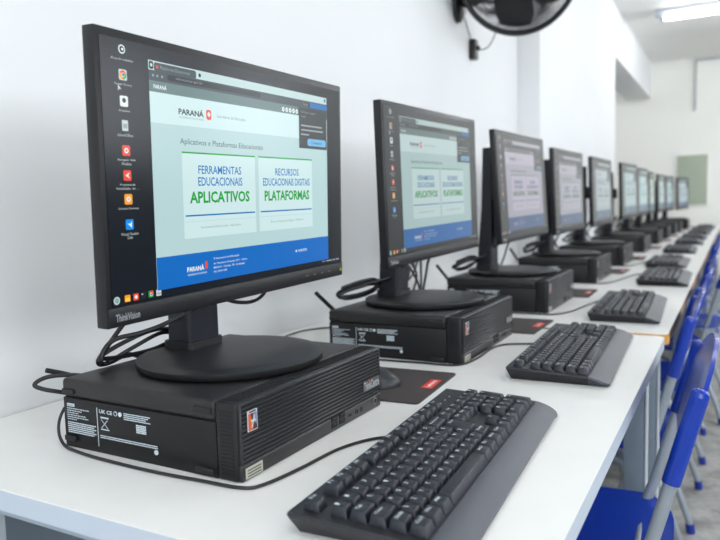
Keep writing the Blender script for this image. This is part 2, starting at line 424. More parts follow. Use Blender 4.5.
# ------------------------------------------------------------------ monitor
PW, PH = .538, .326
def make_screen():
    b = MB(); W_ = lambda k: .0006 + k * .00022
    def rect(u0, u1, v0, v1, m, k): b.quad([(W_(k), u0 / 1000, v0 / 1000), (W_(k), u1 / 1000, v0 / 1000), (W_(k), u1 / 1000, v1 / 1000), (W_(k), u0 / 1000, v1 / 1000)], m)
    def txt(s, u0, u1, v0, v1, m, k=5, bold=0.): b.text(s, u0 / 1000, u1 / 1000, v0 / 1000, v1 / 1000, lambda u, v: (W_(k), u, v), m, bold)
    def disc(u, v, r, m, k, n=18): b.bm.faces.new([b.bm.verts.new((W_(k), (u + r * math.cos(2 * PI * i / n)) / 1000, (v + r * math.sin(2 * PI * i / n)) / 1000)) for i in range(n)]).material_index = b.mi(m)
    def rrect(u0, u1, v0, v1, r, m, k):
        b.bm.faces.new([b.bm.verts.new((W_(k), x / 1000, y / 1000)) for x, y in rounded_rect(u0, v0, u1, v1, r)]).material_index = b.mi(m)
    rect(6, 532, 21, 320, 'S_desk', 0)
    rect(77, 488, 293, 304, 'S_tabs', 1); rect(77, 488, 281, 293, 'S_bar', 1); rect(77, 488, 268, 281, 'S_band', 1)
    rrect(86, 160, 292, 302.5, 3, 'S_bar', 2); rrect(78, 85, 294, 303, 2, 'S_dark', 2); disc(81.5, 298.5, 2, 'S_tabs', 3)
    disc(167, 298, 2.5, 'S_dark', 2); txt('Plataformas Educacionais', 96, 148, 295.5, 299.5, 'S_greytext', 3); disc(91, 297.5, 2, 'S_red', 3)
    disc(482, 299, 3, 'S_blue', 2)
    rrect(108, 300, 284, 291, 3, 'S_dark', 2); txt('educacao.pr.gov.br', 122, 172, 286, 290, 'S_greytext', 3)
    for u in (84, 91, 99): disc(u, 287, 1.6, 'S_greytext', 2)
    txt('PARANÁ', 84, 106, 272, 278, 'S_white', 2, .02)
    rect(77, 488, 30.5, 268, 'S_page', 1); rect(77, 488, 232, 268, 'S_head', 2)
    txt('PARANÁ', 125, 172, 245.5, 254.5, 'S_ink', 3, .03); rrect(177, 187, 243, 256, 3, 'S_red', 3); disc(182, 250, 3, 'S_head', 4)
    txt('GOVERNO DO ESTADO', 126, 172, 241, 243.3, 'S_soft', 3)
    txt('Secretaria da Educação', 199, 261, 246.5, 251.5, 'S_soft', 3)
    for k in range(5): disc(357 + k * 9.5, 273.5, 3.6, 'S_white', 2); disc(357 + k * 9.5, 273.5, 1.3, 'S_band', 3)
    txt('Aplicativos e Plataformas Educacionais', 126, 301, 207, 216.5, 'S_title', 3)
    for (u0, u1, a, la, lb, c, w, small, d) in (
            (128, 281, (158, 248), 'FERRAMENTAS', 'EDUCACIONAIS', 'APLICATIVOS', (140, 266), 'Ferramentas Educacionais - Aplicativos', (160, 244)),
            (289, 438, (332, 397), 'RECURSOS', 'EDUCACIONAIS DIGITAIS', 'PLATAFORMAS', (303, 428), 'Recursos Educacionais Digitais - Plataformas', (318, 410))):
        rect(u0, u1, 90, 200, 'S_card', 2); rect(u0, u1, 198, 200, 'S_green', 3); rect(u0 + 3, u1 - 3, 118, 120, 'S_blue', 3)
        rect(u0, u1, 111, 111.6, 'S_page', 3)
        txt(la, a[0], a[1], 172.5, 183.5, 'S_blue', 3, .012)
        if u0 < 200: txt(lb, 157, 250, 157, 168.5, 'S_blue', 3, .012)
        else: txt(lb, 300, 430, 157, 168.5, 'S_blue', 3, .012)
        txt(c, w[0], w[1], 134.5, 150, 'S_green', 3, .03)
        txt(small, d[0], d[1], 100.5, 105, 'S_soft', 3)
    rect(77, 488, 30.5, 70.5, 'S_foot', 3)
    txt('PARANÁ', 130, 163, 47, 55, 'S_white', 4, .03); rrect(165, 170, 48, 58, 2, 'S_red', 4); txt('GOVERNO DO ESTADO', 131, 168, 42, 44.5, 'S_white', 4)
    txt('© Secretaria da Educação', 182, 238, 58, 61.5, 'S_white', 4); txt('Av. Presidente Kennedy, 2511 - Guaíra', 182, 256, 51, 54.5, 'S_white', 4)
    txt('80610-011 - Curitiba - PR - Localização', 182, 250, 45.5, 49, 'S_white', 4); txt('(41) 3340-1500', 182, 210, 40, 43.5, 'S_white', 4)
    txt('CONTATO', 392, 418, 51, 55, 'S_white', 4, .02); disc(386, 53, 2, 'S_white', 4)
    # pop up
    rect(400, 486, 217, 281, 'S_pop', 4); rrect(433, 488, 283, 291, 2, 'S_blue', 4); txt('Entrar', 414, 428, 285, 289, 'S_greytext', 4)
    txt('Fazer login no navegador', 406, 450, 272, 276, 'S_greytext', 5, .01); txt('Google?', 406, 420, 265, 269, 'S_greytext', 5, .01)
    for k in range(3): rect(406, (470, 474, 430)[k], 252 - 7 * k, 254.4 - 7 * k, 'S_greytext', 5)
    rrect(424, 483, 221.5, 233, 5, 'S_lblue', 5); txt('Continuar', 436, 470, 225, 229.5, 'S_pop', 6)
    # desktop icons
    for k, (v, c) in enumerate(((309, 'S_white'), (281, 'S_white'), (252, 'S_white'), (225, 'S_paper'), (197, 'S_red'), (169, 'S_red'), (142, 'S_orange'), (113, 'S_sky'))):
        u = 37.3
        if k == 0: disc(u, v, 5, c, 1); disc(u, v, 3.6, 'S_desk', 2); disc(u + .5, v, 1.6, c, 3)
        elif k == 1:
            rrect(u - 6, u + 6, v - 6, v + 6, 2, 'S_paper', 1)
            for q, cc in enumerate(('S_red', 'S_orange', 'S_green')):
                n = 9; a0 = PI / 6 + q * 2 * PI / 3
                b.bm.faces.new([b.bm.verts.new((W_(2), u / 1000, v / 1000))] + [b.bm.verts.new((W_(2), (u + 5 * math.cos(a0 + i * 2 * PI / 3 / n)) / 1000, (v + 5 * math.sin(a0 + i * 2 * PI / 3 / n)) / 1000)) for i in range(n + 1)]).material_index = b.mi(cc)
            disc(u, v, 2.4, 'S_white', 3); disc(u, v, 1.8, 'S_blue', 4)
        elif k == 3: rect(u - 4.5, u + 4.5, v - 6, v + 6, c, 1); rect(u - 3, u + 3, v - 3, v + 2, 'S_greytext', 2)
        else:
            rrect(u - 6, u + 6, v - 6, v + 6, 2, c, 1)
            if k == 2: disc(u, v + 1, 2.8, 'S_dark', 2)
            elif k == 5: b.quad([(W_(2), (u + x) / 1000, (v + y) / 1000) for x, y in ((-3.5, 0), (3.5, 3.5), (1.2, 0), (3.5, -3.5))], 'S_white')
            elif k == 7: b.quad([(W_(2), (u + x) / 1000, (v + y) / 1000) for x, y in ((-3.5, 1.5), (3, -4), (3.5, 4), (1, 1))], 'S_white')
            else: disc(u, v, 3.2, 'S_white', 2); disc(u, v, 1.4, c, 3)
        name = ('Área de trabalho', 'Google Chrome', 'Arquivos', 'LibreOffice', 'Navegador Web', 'Programa de', 'Scratch Desktop', 'Visual Studio')[k]
        w = len(name) * 1.02; txt(name, u - w, u + w, v - 12.3, v - 9.2, 'S_paper', 1)
        n2 = (None, None, None, None, 'Firefox', 'Instalação do ...', None, 'Code')[k]
        if n2: txt(n2, u - len(n2) * 1.0, u + len(n2) * 1.0, v - 16.6, v - 13.4, 'S_paper', 1)
    b.quad([(W_(2), x / 1000, y / 1000) for x, y in ((29, 270), (29, 263), (31, 265), (34, 265))], 'S_paper')
    for u, c in ((13, 'S_paper'), (29, 'S_orange'), (42, 'S_red'), (53, 'S_dark'), (66, 'S_green'), (79, 'S_paper')):
        if u == 13: disc(u, 27.5, 4.6, c, 1); disc(u, 27.5, 3.2, 'S_mint', 2)
        else:
            rrect(u - 4.2, u + 4.2, 24, 32, 1, c, 1)
            if c == 'S_red': disc(u, 28, 2.2, 'S_white', 2)
            if c == 'S_green': disc(u + 1, 29, 3.2, 'S_red', 2); disc(u, 27.5, 2.0, 'S_white', 3); disc(u, 27.5, 1.4, 'S_blue', 4)
            if u == 29: rect(25.5, 32.5, 25, 28.5, 'S_yellow', 2)
            if u == 79: rect(76, 82, 26, 28, 'S_greytext', 2)
            if u == 53: rect(50.5, 53, 29, 30.4, 'S_paper', 2)
    for u0, u1 in ((468, 472), (475, 478), (482, 500), (503, 512), (515, 526)): rect(u0, u1, 26.5, 28.6, 'S_greytext', 1)
    return b
def smat(name, emit, estr=1.12):
    return mat(name, (7, 8, 10), .2, spec=.28, emit=emit, estr=estr)
SC_COL = dict(S_desk=(10, 17, 26), S_dark=(30, 36, 40), S_tabs=(190, 215, 214), S_bar=(60, 74, 80), S_band=(98, 124, 124), S_page=(180, 210, 212), S_head=(204, 230, 232),
              S_card=(203, 229, 230), S_ink=(50, 62, 74), S_title=(84, 104, 108), S_soft=(135, 158, 160), S_blue=(0, 112, 186), S_lblue=(110, 180, 226), S_green=(0, 158, 48),
              S_foot=(0, 104, 192), S_white=(228, 240, 240), S_paper=(198, 208, 208), S_red=(232, 74, 42), S_orange=(248, 160, 30), S_yellow=(255, 205, 70), S_sky=(0, 140, 232), S_pop=(44, 50, 54), S_greytext=(150, 162, 166), S_mint=(120, 170, 160))
for k, v in SC_COL.items(): M[k] = smat('screen ' + k[2:], v)

def make_monitor():
    """origin: centre of the round base, on the surface it stands on"""
    t = thing('computer_monitor', '', 'monitor')
    b = MB(); b.lathe([(.124, 0), (.1295, .0015), (.1315, .004), (.1315, .0105), (.129, .0122), (.110, .0148), (.02, .0155)], 'stand_black', c=(.006, -.007, 0), n=72); b.build('stand_base', t)
    b = MB(); b.rows([[(x, y, z) for x, y in rounded_rect(xb, -.030 + i_, -.049, .034 - i_, .006)] for xb, i_, z in ((-.096, 0, .014), (-.094, 0, .08), (-.084, .002, .20), (-.079, .003, .385))], 'neck', closed=True, cap=True)
    b.prism(rounded_rect(-.101, -.034, -.045, .038, .008), 2, .014, .026, 'stand_black')
    b.build('stand_neck', t)
    b = MB(); b.box((-.056, -.025, .225), (-.028, .055, .285), 'stand_black', .004); b.lathe([(.012, -.045), (.012, .045)], 'rubber', (-.040, .01, .255), 20, (0, 1, 0)); b.build('tilt_hinge', t)
    # panel: local x = outward normal, y along the width, z up, origin near bottom front corner
    b = MB()
    b.box((-.0175, -.001, -.0035), (0, PW + .0005, PH + .0038), 'panel_black', .0016, 2)
    b.box((-.034, .10, .045), (-.012, PW - .10, PH - .05), 'panel_black', .008, 3)
    b.box((-.002, .0002, -.0028), (.0012, PW - .0007, .0195), 'panel_black', .0010, 2)
    for k in range(14): b.box((-.0347, .16 + k * .016, .22), (-.0338, .17 + k * .016, .24), 'void')
    p = b.build('panel_housing', t)
    s = make_screen(); so = s.build('screen', p, recalc=False)
    b = MB(); b.text('ThinkVision', .0100, .0465, .0030, .0118, lambda u, v: (.0014, u, v), 'silver', .02); b.build('brand_lettering', p, recalc=False)
    for k in range(4):
        b = MB(); b.box((.0010, .415 + k * .024, .0085), (.0017, .421 + k * .024, .0093), 'silver'); b.build('menu_button', p)
    b = MB(); b.quad([(.0014, .527, .006), (.0014, .534, .006), (.0014, .5305, .012), (.0014, .5300, .012)], 'yellow'); b.build('energy_mark', p, recalc=False)
    return t, p, so
mon0, pan0, scr0 = make_monitor()
def flip_check(me):
    # flat prints: make sure their normals face outwards (+x)
    for p in me.polygons:
        if p.normal.x < 0: p.flip()
for o in (scr0,): flip_check(o.data)

# ------------------------------------------------------------------ keyboard: origin near back (function row) corner, x towards the user, y along the row
KL, KW = .471, .1705
def make_keyboard():
    t = thing('computer_keyboard', '', 'keyboard')
    XR_ = .1375
    def topz(x): return .0235 - .0060 * x / XR_ if x <= XR_ else .0175 - .0120 * ((x - XR_) / (KW - XR_)) ** 1.4
    def section(xs, name, m, endround):
        b = MB(); rows = []
        for x in xs:
            ins = 0
            if endround and x > KW - .016: q = (x - (KW - .016)) / .016; ins = .016 * (1 - math.sqrt(max(0, 1 - q * q)))
            yb = .013; z = topz(x); xb = min(max(x, .006), KW - .003)
            rows.append([(xb, yb + ins * .6, .0), (x, ins, z - .0030), (x, ins + .0012, z), (x, KL / 2, z), (x, KL - ins - .0012, z), (x, KL - ins, z - .0030), (xb, KL - yb - ins * .6, .0)])
        b.rows(rows, m, closed=True, cap=True, smooth=True); return b.build(name, t)
    section([0, .001, .002, .03, .07, .11, XR_], 'keyboard_base', 'kb', False)
    section([XR_ + .0006] + [XR_ + (KW - XR_) * q for q in (.15, .3, .45, .55, .65, .75, .85, .92, .97, 1)], 'palm_rest', 'kb_rest', True)
    u = .0197; Y0 = .0118
    cache = {}
    def key(x, y, w, h=1., leg=''):
        """x: back edge of the key cell, y: start, w/h in units"""
        kk = (w, h, leg)
        if kk not in cache:
            b = MB(); tmp = bmesh.new(); W2, H2 = w * u - .0012, h * u - .0012; HT = .0112
            lo = [(0, 0), (H2, 0), (H2, W2), (0, W2)]; up = [(.0014, .0030), (H2 - .0042, .0030), (H2 - .0042, W2 - .0030), (.0014, W2 - .0030)]
            A = [tmp.verts.new((p, q, 0)) for p, q in lo]; B = [tmp.verts.new((p, q, HT - (.0006 if i in (1, 2) else 0))) for i, (p, q) in enumerate(up)]
            tmp.faces.new(A[::-1]); tmp.faces.new(B)
            for i in range(4): tmp.faces.new((A[i], A[(i + 1) % 4], B[(i + 1) % 4], B[i]))
            bmesh.ops.recalc_face_normals(tmp, faces=tmp.faces[:])
            bmesh.ops.bevel(tmp, geom=tmp.edges[:], offset=.0008, segments=2, profile=.5, affect='EDGES')
            b.merge(tmp, 'key', Matrix(), True)
            if leg:
                s = leg; n = len(s); wd = min(.0036 * n, W2 - .0085); ht = .0050 if n <= 2 else .0036
                b.text(s, .0042, .0042 + wd, 0, ht, lambda a, c: (.0072 - c, a, HT + .00012), 'legend', .01)
            cache[kk] = b.mesh('key')
        o = bpy.data.objects.new('key', cache[kk]); COL.objects.link(o); o.parent = t
        o.location = (x + .0006, y + .0006, topz(x + .009) - .0006); o.rotation_euler = (0, math.atan(.0060 / XR_), 0)
        return o
    M['legend'] = M.get('legend') or mat('key legend print', (205, 214, 220), .5)
    X = [.0095] + [.0385 + k * u for k in range(5)]
    def row(r, items):
        y = Y0
        for it in items:
            if isinstance(it, (int, float)): y += it * u; continue
            leg, w = it[0], it[1]; key(X[r], y, w, 1., leg); y += w * u
    row(0, [('Esc', 1), 1, ('F1', 1), ('F2', 1), ('F3', 1), ('F4', 1), .5, ('F5', 1), ('F6', 1), ('F7', 1), ('F8', 1), .5, ('F9', 1), ('F10', 1), ('F11', 1), ('F12', 1), .25, ('PrtSc', 1), ('Scrl', 1), ('Pause', 1)])
    row(1, [("'", 1)] + [(c, 1) for c in '1234567890-='] + [('Backspace', 2), .25, ('Ins', 1), ('Home', 1), ('PgUp', 1), .25, ('Num', 1), ('/', 1), ('*', 1), ('-', 1)])
    row(2, [('Tab', 1.5)] + [(c, 1) for c in 'QWERTYUIOP´['] + [.25, .0, 1.25, .25, ('Del', 1), ('End', 1), ('PgDn', 1), .25, ('7', 1), ('8', 1), ('9', 1)])
    row(3, [('Caps', 1.75)] + [(c, 1) for c in 'ASDFGHJKLÇ~]'] + [1.25, .25, 3, .25, ('4', 1), ('5', 1), ('6', 1)])
    row(4, [('Shift', 1.25), ('\\', 1)] + [(c, 1) for c in 'ZXCVBNM,.;'] + [('?', 1), ('Shift', 1.75), .25, 1, ('^', 1), 1, .25, ('1', 1), ('2', 1), ('3', 1)])
    row(5, [('Ctrl', 1.25), ('Win', 1.25), ('Alt', 1.25), ('', 6.25), ('AltGr', 1.25), ('Fn', 1.25), ('Menu', 1.25), ('Ctrl', 1.25), .25, ('<', 1), ('v', 1), ('>', 1), .25, ('0', 2), (',', 1)])
    key(X[2] , Y0 + 13.75 * u, 1.25, 2., 'Enter')
    key(X[2], Y0 + 21.5 * u, 1, 2., '+'); key(X[4], Y0 + 21.5 * u, 1, 2., 'Enter')
    b = MB()
    for k in range(3): b.lathe([(.0012, 0), (.0012, .0006)], 'legend', (.018, Y0 + (19.2 + k) * u, topz(.018)), 10)
    b.build('indicator_light', t)
    return t
kb0 = make_keyboard()

# ------------------------------------------------------------------ mouse, mouse pad
def make_mouse():
    t = thing('computer_mouse', '', 'mouse')
    b = MB(); rows = []
    for i in range(13):
        q = i / 12; x = -.055 + .11 * q; w = .031 * (1 - abs(2 * q - 1) ** 3.2) ** .5 + .001; h = .034 * (math.sin(PI * (q * .86 + .1))) ** .6
        rows.append([(x, w * math.cos(a), max(0., h * math.sin(a))) for a in [PI * k / 14 for k in range(15)]] + [(x, 0, 0)])
    b.rows(rows, 'mouse', closed=True, cap=True); b.build('mouse_body', t)
    b = MB(); b.lathe([(.009, -.003), (.0105, -.0015), (.0105, .0015), (.009, .003)], 'rubber', (-.034, 0, .022), 20, (0, 1, 0)); b.build('scroll_wheel', t)
    return t
ms0 = make_mouse()
def make_pad():
    t = thing('mouse_pad', '', 'mouse pad')
    b = MB(); b.prism(rounded_rect(-.245, 0, 0, .205, .008), 2, 0, .0028, 'pad'); b.build('pad_surface', t)
    b = MB(); z = .0031; b.prism([(-.0275, .088), (-.0085, .088), (-.0085, .146), (-.0275, .146)], 2, .0027, z, 'red')
    b.text('Lenovo', .094, .140, 0, .0095, lambda u, v: (-.0135 - v, u, z + .0002), 'white', .03); b.build('red_tag', t)['label'] = 'red tag with white lettering'
    return t
pad0 = make_pad()

# ------------------------------------------------------------------ stations
ST = [ # computer (x, y, yaw); panel (x, y, z, yaw, tilt, roll); keyboard (x, y, yaw)
    ((0, 0, -.0124), (-.1353, -.0557, .1806, .0134, -.0298, .0157), (.1165, -.080, .0494)),
    ((.0306, .6394, .0051), (-.1239, .6348, .1856, -.0092, .0144, .0208), (.1360, .562, .0400)),
    ((.0341, 1.3103, 0), (-.1103, 1.3566, .1911, -.013, .0548, .0148), (.155, 1.214, .0400)),
    ((.0339, 2.0768, .0), (-.1161, 2.076, .1829, -.0107, .0302, .0107), (.175, 2.035, .02)),
    ((.0315, 2.8118, .0), (-.1045, 2.8025, .1864, -.0112, .0295, .0069), (.130, 2.735, .01)),
    ((.0298, 3.688, .0), (-.0906, 3.6585, .1946, -.0393, .0218, .0121), (.128, 3.63, .02)),
    ((.0302, 4.5, .0), (-.1029, 4.50, .196, -.0235, .0179, .0163), (.136, 4.43, .02)),
    ((.032, 5.20, .0), (-.10, 5.20, .194, .02, .02, .014), (.135, 5.12, .02)),
    ((.034, 5.92, .0), (-.10, 5.92, .194, -.02, .02, .014), (.137, 5.86, .01)),
    ((.036, 6.52, .0), (-.09, 6.54, .194, -.06, .02, .014), (.138, 6.50, .02)),
    ((.066, 7.16, .0), (-.03, 7.16, .194, -.14, .02, .014), (.150, 7.12, .02)),
]
TINT = [None, (.96, .97, .965), (1.0, .91, 1.0), (.97, .91, .98), (.92, .95, .98), (.90, .98, 1.0), (.88, .98, 1.0), (1, 1, .97), (.95, .98, 1), (.9, .97, 1), (.9, .95, 1)]  # viewing-angle shift and glare of farther screens put into their emission colour
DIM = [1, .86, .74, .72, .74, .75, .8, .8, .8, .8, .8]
where = ['nearest the camera', 'second from the camera', 'third from the camera', 'fourth from the camera', 'fifth from the camera', 'sixth from the camera', 'seventh from the camera', 'eighth from the camera', 'third from the far end', 'second from the far end', 'last at the far end']
def panel_matrix(p, root):
    x, y, z, a, tl, rr = p
    W = Matrix.Translation((x, y, z)) @ Matrix.Rotation(a, 4, 'Z') @ Matrix.Rotation(-tl, 4, 'Y') @ Matrix.Rotation(rr, 4, 'X')
    R = Matrix.Translation(root[0]) @ Matrix.Rotation(root[1], 4, 'Z')
    return R.inverted() @ W
def set_tint(so, k):
    if TINT[k] is None: return
    so.data = so.data.copy() if False else so.data
    for i, sl in enumerate(so.material_slots):
        nm = [n for n in SC_COL if M[n] == so.data.materials[i]]
        if not nm: continue
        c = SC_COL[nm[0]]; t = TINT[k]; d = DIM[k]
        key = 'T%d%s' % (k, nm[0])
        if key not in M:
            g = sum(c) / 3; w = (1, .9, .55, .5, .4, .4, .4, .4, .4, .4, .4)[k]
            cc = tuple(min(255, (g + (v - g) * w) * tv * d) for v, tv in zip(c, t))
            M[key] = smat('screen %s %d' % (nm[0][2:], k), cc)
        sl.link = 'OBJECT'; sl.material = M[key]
first = True
roots = {}
# make all copies from the untouched originals first
def family(src, n):
    out = [src]
    for k in range(1, n): out.append(copy_tree(src))
    return out
N = len(ST)
PCS, MONS, KBS, MSS, PADS = (family(o, N) for o in (pc0, mon0, kb0, ms0, pad0))
zt = .0926
for k, (pc, pn, kb) in enumerate(ST):
    o = PCS[k]; o.location = (pc[0], pc[1], .0); o.rotation_euler = (0, 0, pc[2])
    tag(o, ['black flat-lying desktop computer nearest the camera, its printed side label fully in view', 'black slim desktop computer under the second monitor, with antenna and cable in front'][k] if k < 2 else 'black desktop computer lying flat under its monitor, ' + where[k], 'computer', 'desktop computers lying under the monitors')
    c, s = math.cos(pc[2]), math.sin(pc[2])
    loc = Vector((pc[0] - .158 * c - .178 * s, pc[1] - .158 * s + .178 * c, zt))
    if k:
        an = [q for q in KIDS[o.name] if q.name.startswith('antenna')][0]
        if k == 1:
            b = MB(); b.tube([(-.300, .075, .072), (-.318, .060, .080), (-.330, .003, .127)], .0045, 'rubber', smooth_path=False, n=10); ANT = b.mesh('antenna')
        an.data = ANT
    m = MONS[k]; m.location = loc; m.rotation_euler = (0, 0, pc[2])
    tag(m, 'black monitor showing a Portuguese web page, ' + where[k] if k < 7 else 'widescreen monitor seen nearly edge-on, ' + where[k], 'monitor', 'monitors standing on the computers')
    kids = KIDS.get(m.name) or list(m.children)
    ph = [q for q in kids if q.name.startswith('panel_housing')][0]
    ph.matrix_local = panel_matrix(pn, (loc, pc[2]))
    sk = [q for q in (KIDS.get(ph.name) or list(ph.children)) if q.name.startswith('screen')][0]
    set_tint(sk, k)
    o = KBS[k]; o.location = (kb[0], kb[1], .0); o.rotation_euler = (0, 0, kb[2])
    tag(o, 'black full-size keyboard with wide palm rest, ' + where[k], 'keyboard', 'keyboards along the desk edge')
    # pad & mouse beyond the far end of each computer
    px_, py_ = (.056, .362) if k == 0 else (pc[0] + .045, pc[1] + .352)
    PADS[k].location = (px_, py_, 0); PADS[k].rotation_euler = (0, 0, (.06, .0, .03, -.02, .02, 0, 0, 0, 0, 0, 0)[k])
    tag(PADS[k], 'dark mouse pad with red tag, beside the computer ' + where[k], 'mouse pad', 'mouse pads between the computers')
    MSS[k].location = (px_ - .122 if k == 0 else px_ - .14, py_ + .075, .0029); MSS[k].rotation_euler = (0, 0, .1)
    tag(MSS[k], 'black mouse on its pad beside the computer ' + where[k], 'mouse', 'mice on the pads')

# cords of the keyboards (each belongs to its keyboard)
def world_child(name, b, root):
    W = Matrix.Translation(root.location) @ Matrix.Rotation(root.rotation_euler.z, 4, 'Z')
    return b.build(name, root, mx=W.inverted())
r_ = .0021; zc = .0023
cords = {0: [(.128, .215, .012), (.112, .213, .004), (.071, .194, zc), (.046, .141, zc), (.037, .063, zc), (.026, .006, zc), (.009, -.012, zc), (-.046, -.016, zc), (-.121, -.019, zc), (-.211, -.016, zc), (-.262, -.010, zc), (-.290, -.0045, .004), (-.303, -.002, .016), (-.306, .002, .034), (-.305, .012, .050), (-.312, .03, .05)],
         1: [(.148, .89, .012), (.13, .885, .004), (.101, .875, zc), (.041, .84, zc), (-.002, .777, zc), (.035, .70, zc), (.02, .628, zc), (-.05, .619, zc), (-.153, .612, zc), (-.28, .61, zc), (-.33, .64, zc)],
         2: [(.160, 1.575, .012), (.145, 1.572, .004), (.119, 1.57, zc), (.10, 1.45, zc), (.085, 1.348, zc), (.050, 1.285, zc), (-.02, 1.28, zc), (-.15, 1.28, zc), (-.3, 1.29, zc)],
         3: [(.18, 2.42, .012), (.165, 2.42, .004), (.13, 2.40, zc), (.10, 2.2, zc), (.06, 2.06, zc), (-.05, 2.05, zc), (-.28, 2.05, zc)],
         4: [(.135, 3.05, .012), (.12, 3.05, .004), (.10, 3.03, zc), (.08, 2.9, zc), (.05, 2.79, zc), (-.1, 2.78, zc), (-.28, 2.78, zc)]}
cords[1] = [(.148, .89, .012), (.13, .885, .004), (.101, .875, zc), (.052, .85, zc), (.036, .80, zc), (.038, .70, zc), (.022, .628, zc), (-.05, .619, zc), (-.153, .612, zc), (-.28, .61, zc), (-.33, .64, zc)]
for k, pts in cords.items():
    b = MB(); b.tube(pts, r_, 'cable'); world_child('cord', b, KBS[k])

# loose cable bundles behind the monitors: one thing each
def cable_thing(name, label, cat, paths, group=None):
    b = MB()
    for r, pts in paths: b.tube(pts, r, 'cable')
    return tag(b.build(name), label, cat, group)
cable_thing('video_cable', 'thick black video cable hanging under the nearest monitor and curling to the left', 'cable',
            [(.0034, [(-.185, .150, .192), (-.205, .160, .168), (-.235, .135, .148), (-.255, .105, .138), (-.268, .070, .134), (-.276, .056, .120), (-.278, .052, .104), (-.290, .075, .0975), (-.300, .12, .1), (-.312, .16, .085)])], 'cables of the nearest computer')
cable_thing('power_cable', 'coiled black power cable on the nearest computer, left of the stand base', 'cable',
            [(.0032, [(-.260, .110, .178), (-.270, .085, .150), (-.278, .062, .122), (-.284, .052, .105), (-.290, .070, .098), (-.284, .118, .113), (-.276, .165, .126), (-.268, .19, .118), (-.275, .15, .105), (-.287, .09, .103), (-.290, .062, .109), (-.282, .10, .124), (-.276, .15, .133), (-.275, .20, .124), (-.300, .21, .1), (-.318, .17, .08)])], 'cables of the nearest computer')
cable_thing('signal_cable', 'short black cable sagging under the far half of the nearest monitor', 'cable',
            [(.003, [(-.20, .19, .20), (-.2, .215, .178), (-.2, .245, .166), (-.2, .285, .160), (-.2, .315, .165), (-.205, .335, .178), (-.21, .33, .21)])], 'cables of the nearest computer')
cable_thing('loop_cable', 'black cable looping out of the back of the nearest computer on the far left', 'cable',
            [(.0030, [(-.300, .055, .082), (-.318, .03, .088), (-.332, .006, .089), (-.337, -.009, .082), (-.331, .0, .074), (-.318, .02, .066), (-.302, .045, .055)])], 'cables of the nearest computer')
cable_thing('network_cable', 'thin dark cable lying on the desk against the wall between the two nearest computers', 'cable',
            [(.002, [(-.36, .55, zc), (-.42, .64, zc), (-.456, .736, zc), (-.462, .829, zc), (-.42, .893, zc), (-.36, .87, zc)])])
for k in range(1, 8):
    pc = ST[k][0]; rn = random.Random(40 + k); bx, by, bz = pc[0] - .285, pc[1], .0975
    loops = []
    pts = []
    for q in range(26):
        a = q * .62; rr_ = .068 + .012 * math.sin(q * 1.7)
        pts.append((bx + .018 + .016 * math.sin(a + .4) + rn.uniform(-.004, .004), by + .085 + rr_ * math.cos(a) * 1.15, bz + .022 + .016 * math.sin(a) + .0006 * q))
    pts += [(bx + .06, by + .15, .15), (bx + .09, by + .19, .19), (bx + .10, by + .2, .21)]
    o = cable_thing('coiled_cable', 'coiled black cables behind the stand of the monitor ' + where[k], 'cable', [(.0032, pts)], 'coiled cables behind the monitors')
    p2 = [(bx + .10, by + .30, .20), (bx + .07, by + .34, .165), (bx + .04, by + .40, .12 + .02 * rn.random()), (bx + .0, by + .46, .07), (bx - .03, by + .50, .10), (bx - .03, by + .44, .15), (bx + .0, by + .38, .13), (bx - .01, by + .34, .085), (bx - .035, by + .30, .06)]
    cable_thing('hanging_cable', 'black cables drooping behind and beyond the monitor ' + where[k], 'cable', [(.0032, p2), (.0030, [(bx + .09, by + .26, .21), (bx + .05, by + .30, .17), (bx + .01, by + .40, .15), (bx - .02, by + .50, .17), (bx - .04, by + .55, .13), (bx - .02, by + .50, .08), (bx + .0, by + .42, .06), (bx - .02, by + .36, .10), (bx - .03, by + .43, .16), (bx - .04, by + .52, .11), (bx - .05, by + .46, .03), (bx - .06, by + .36, .004)]),
        (.0026, [(bx - .02, by + .30, .05), (bx - .035, by + .38, .09), (bx - .03, by + .47, .12), (bx - .03, by + .53, .19), (bx - .03, by + .48, .20), (bx - .04, by + .42, .15), (bx - .06, by + .40, .06), (bx - .08, by + .44, .004)])], 'drooping cables behind the monitors')

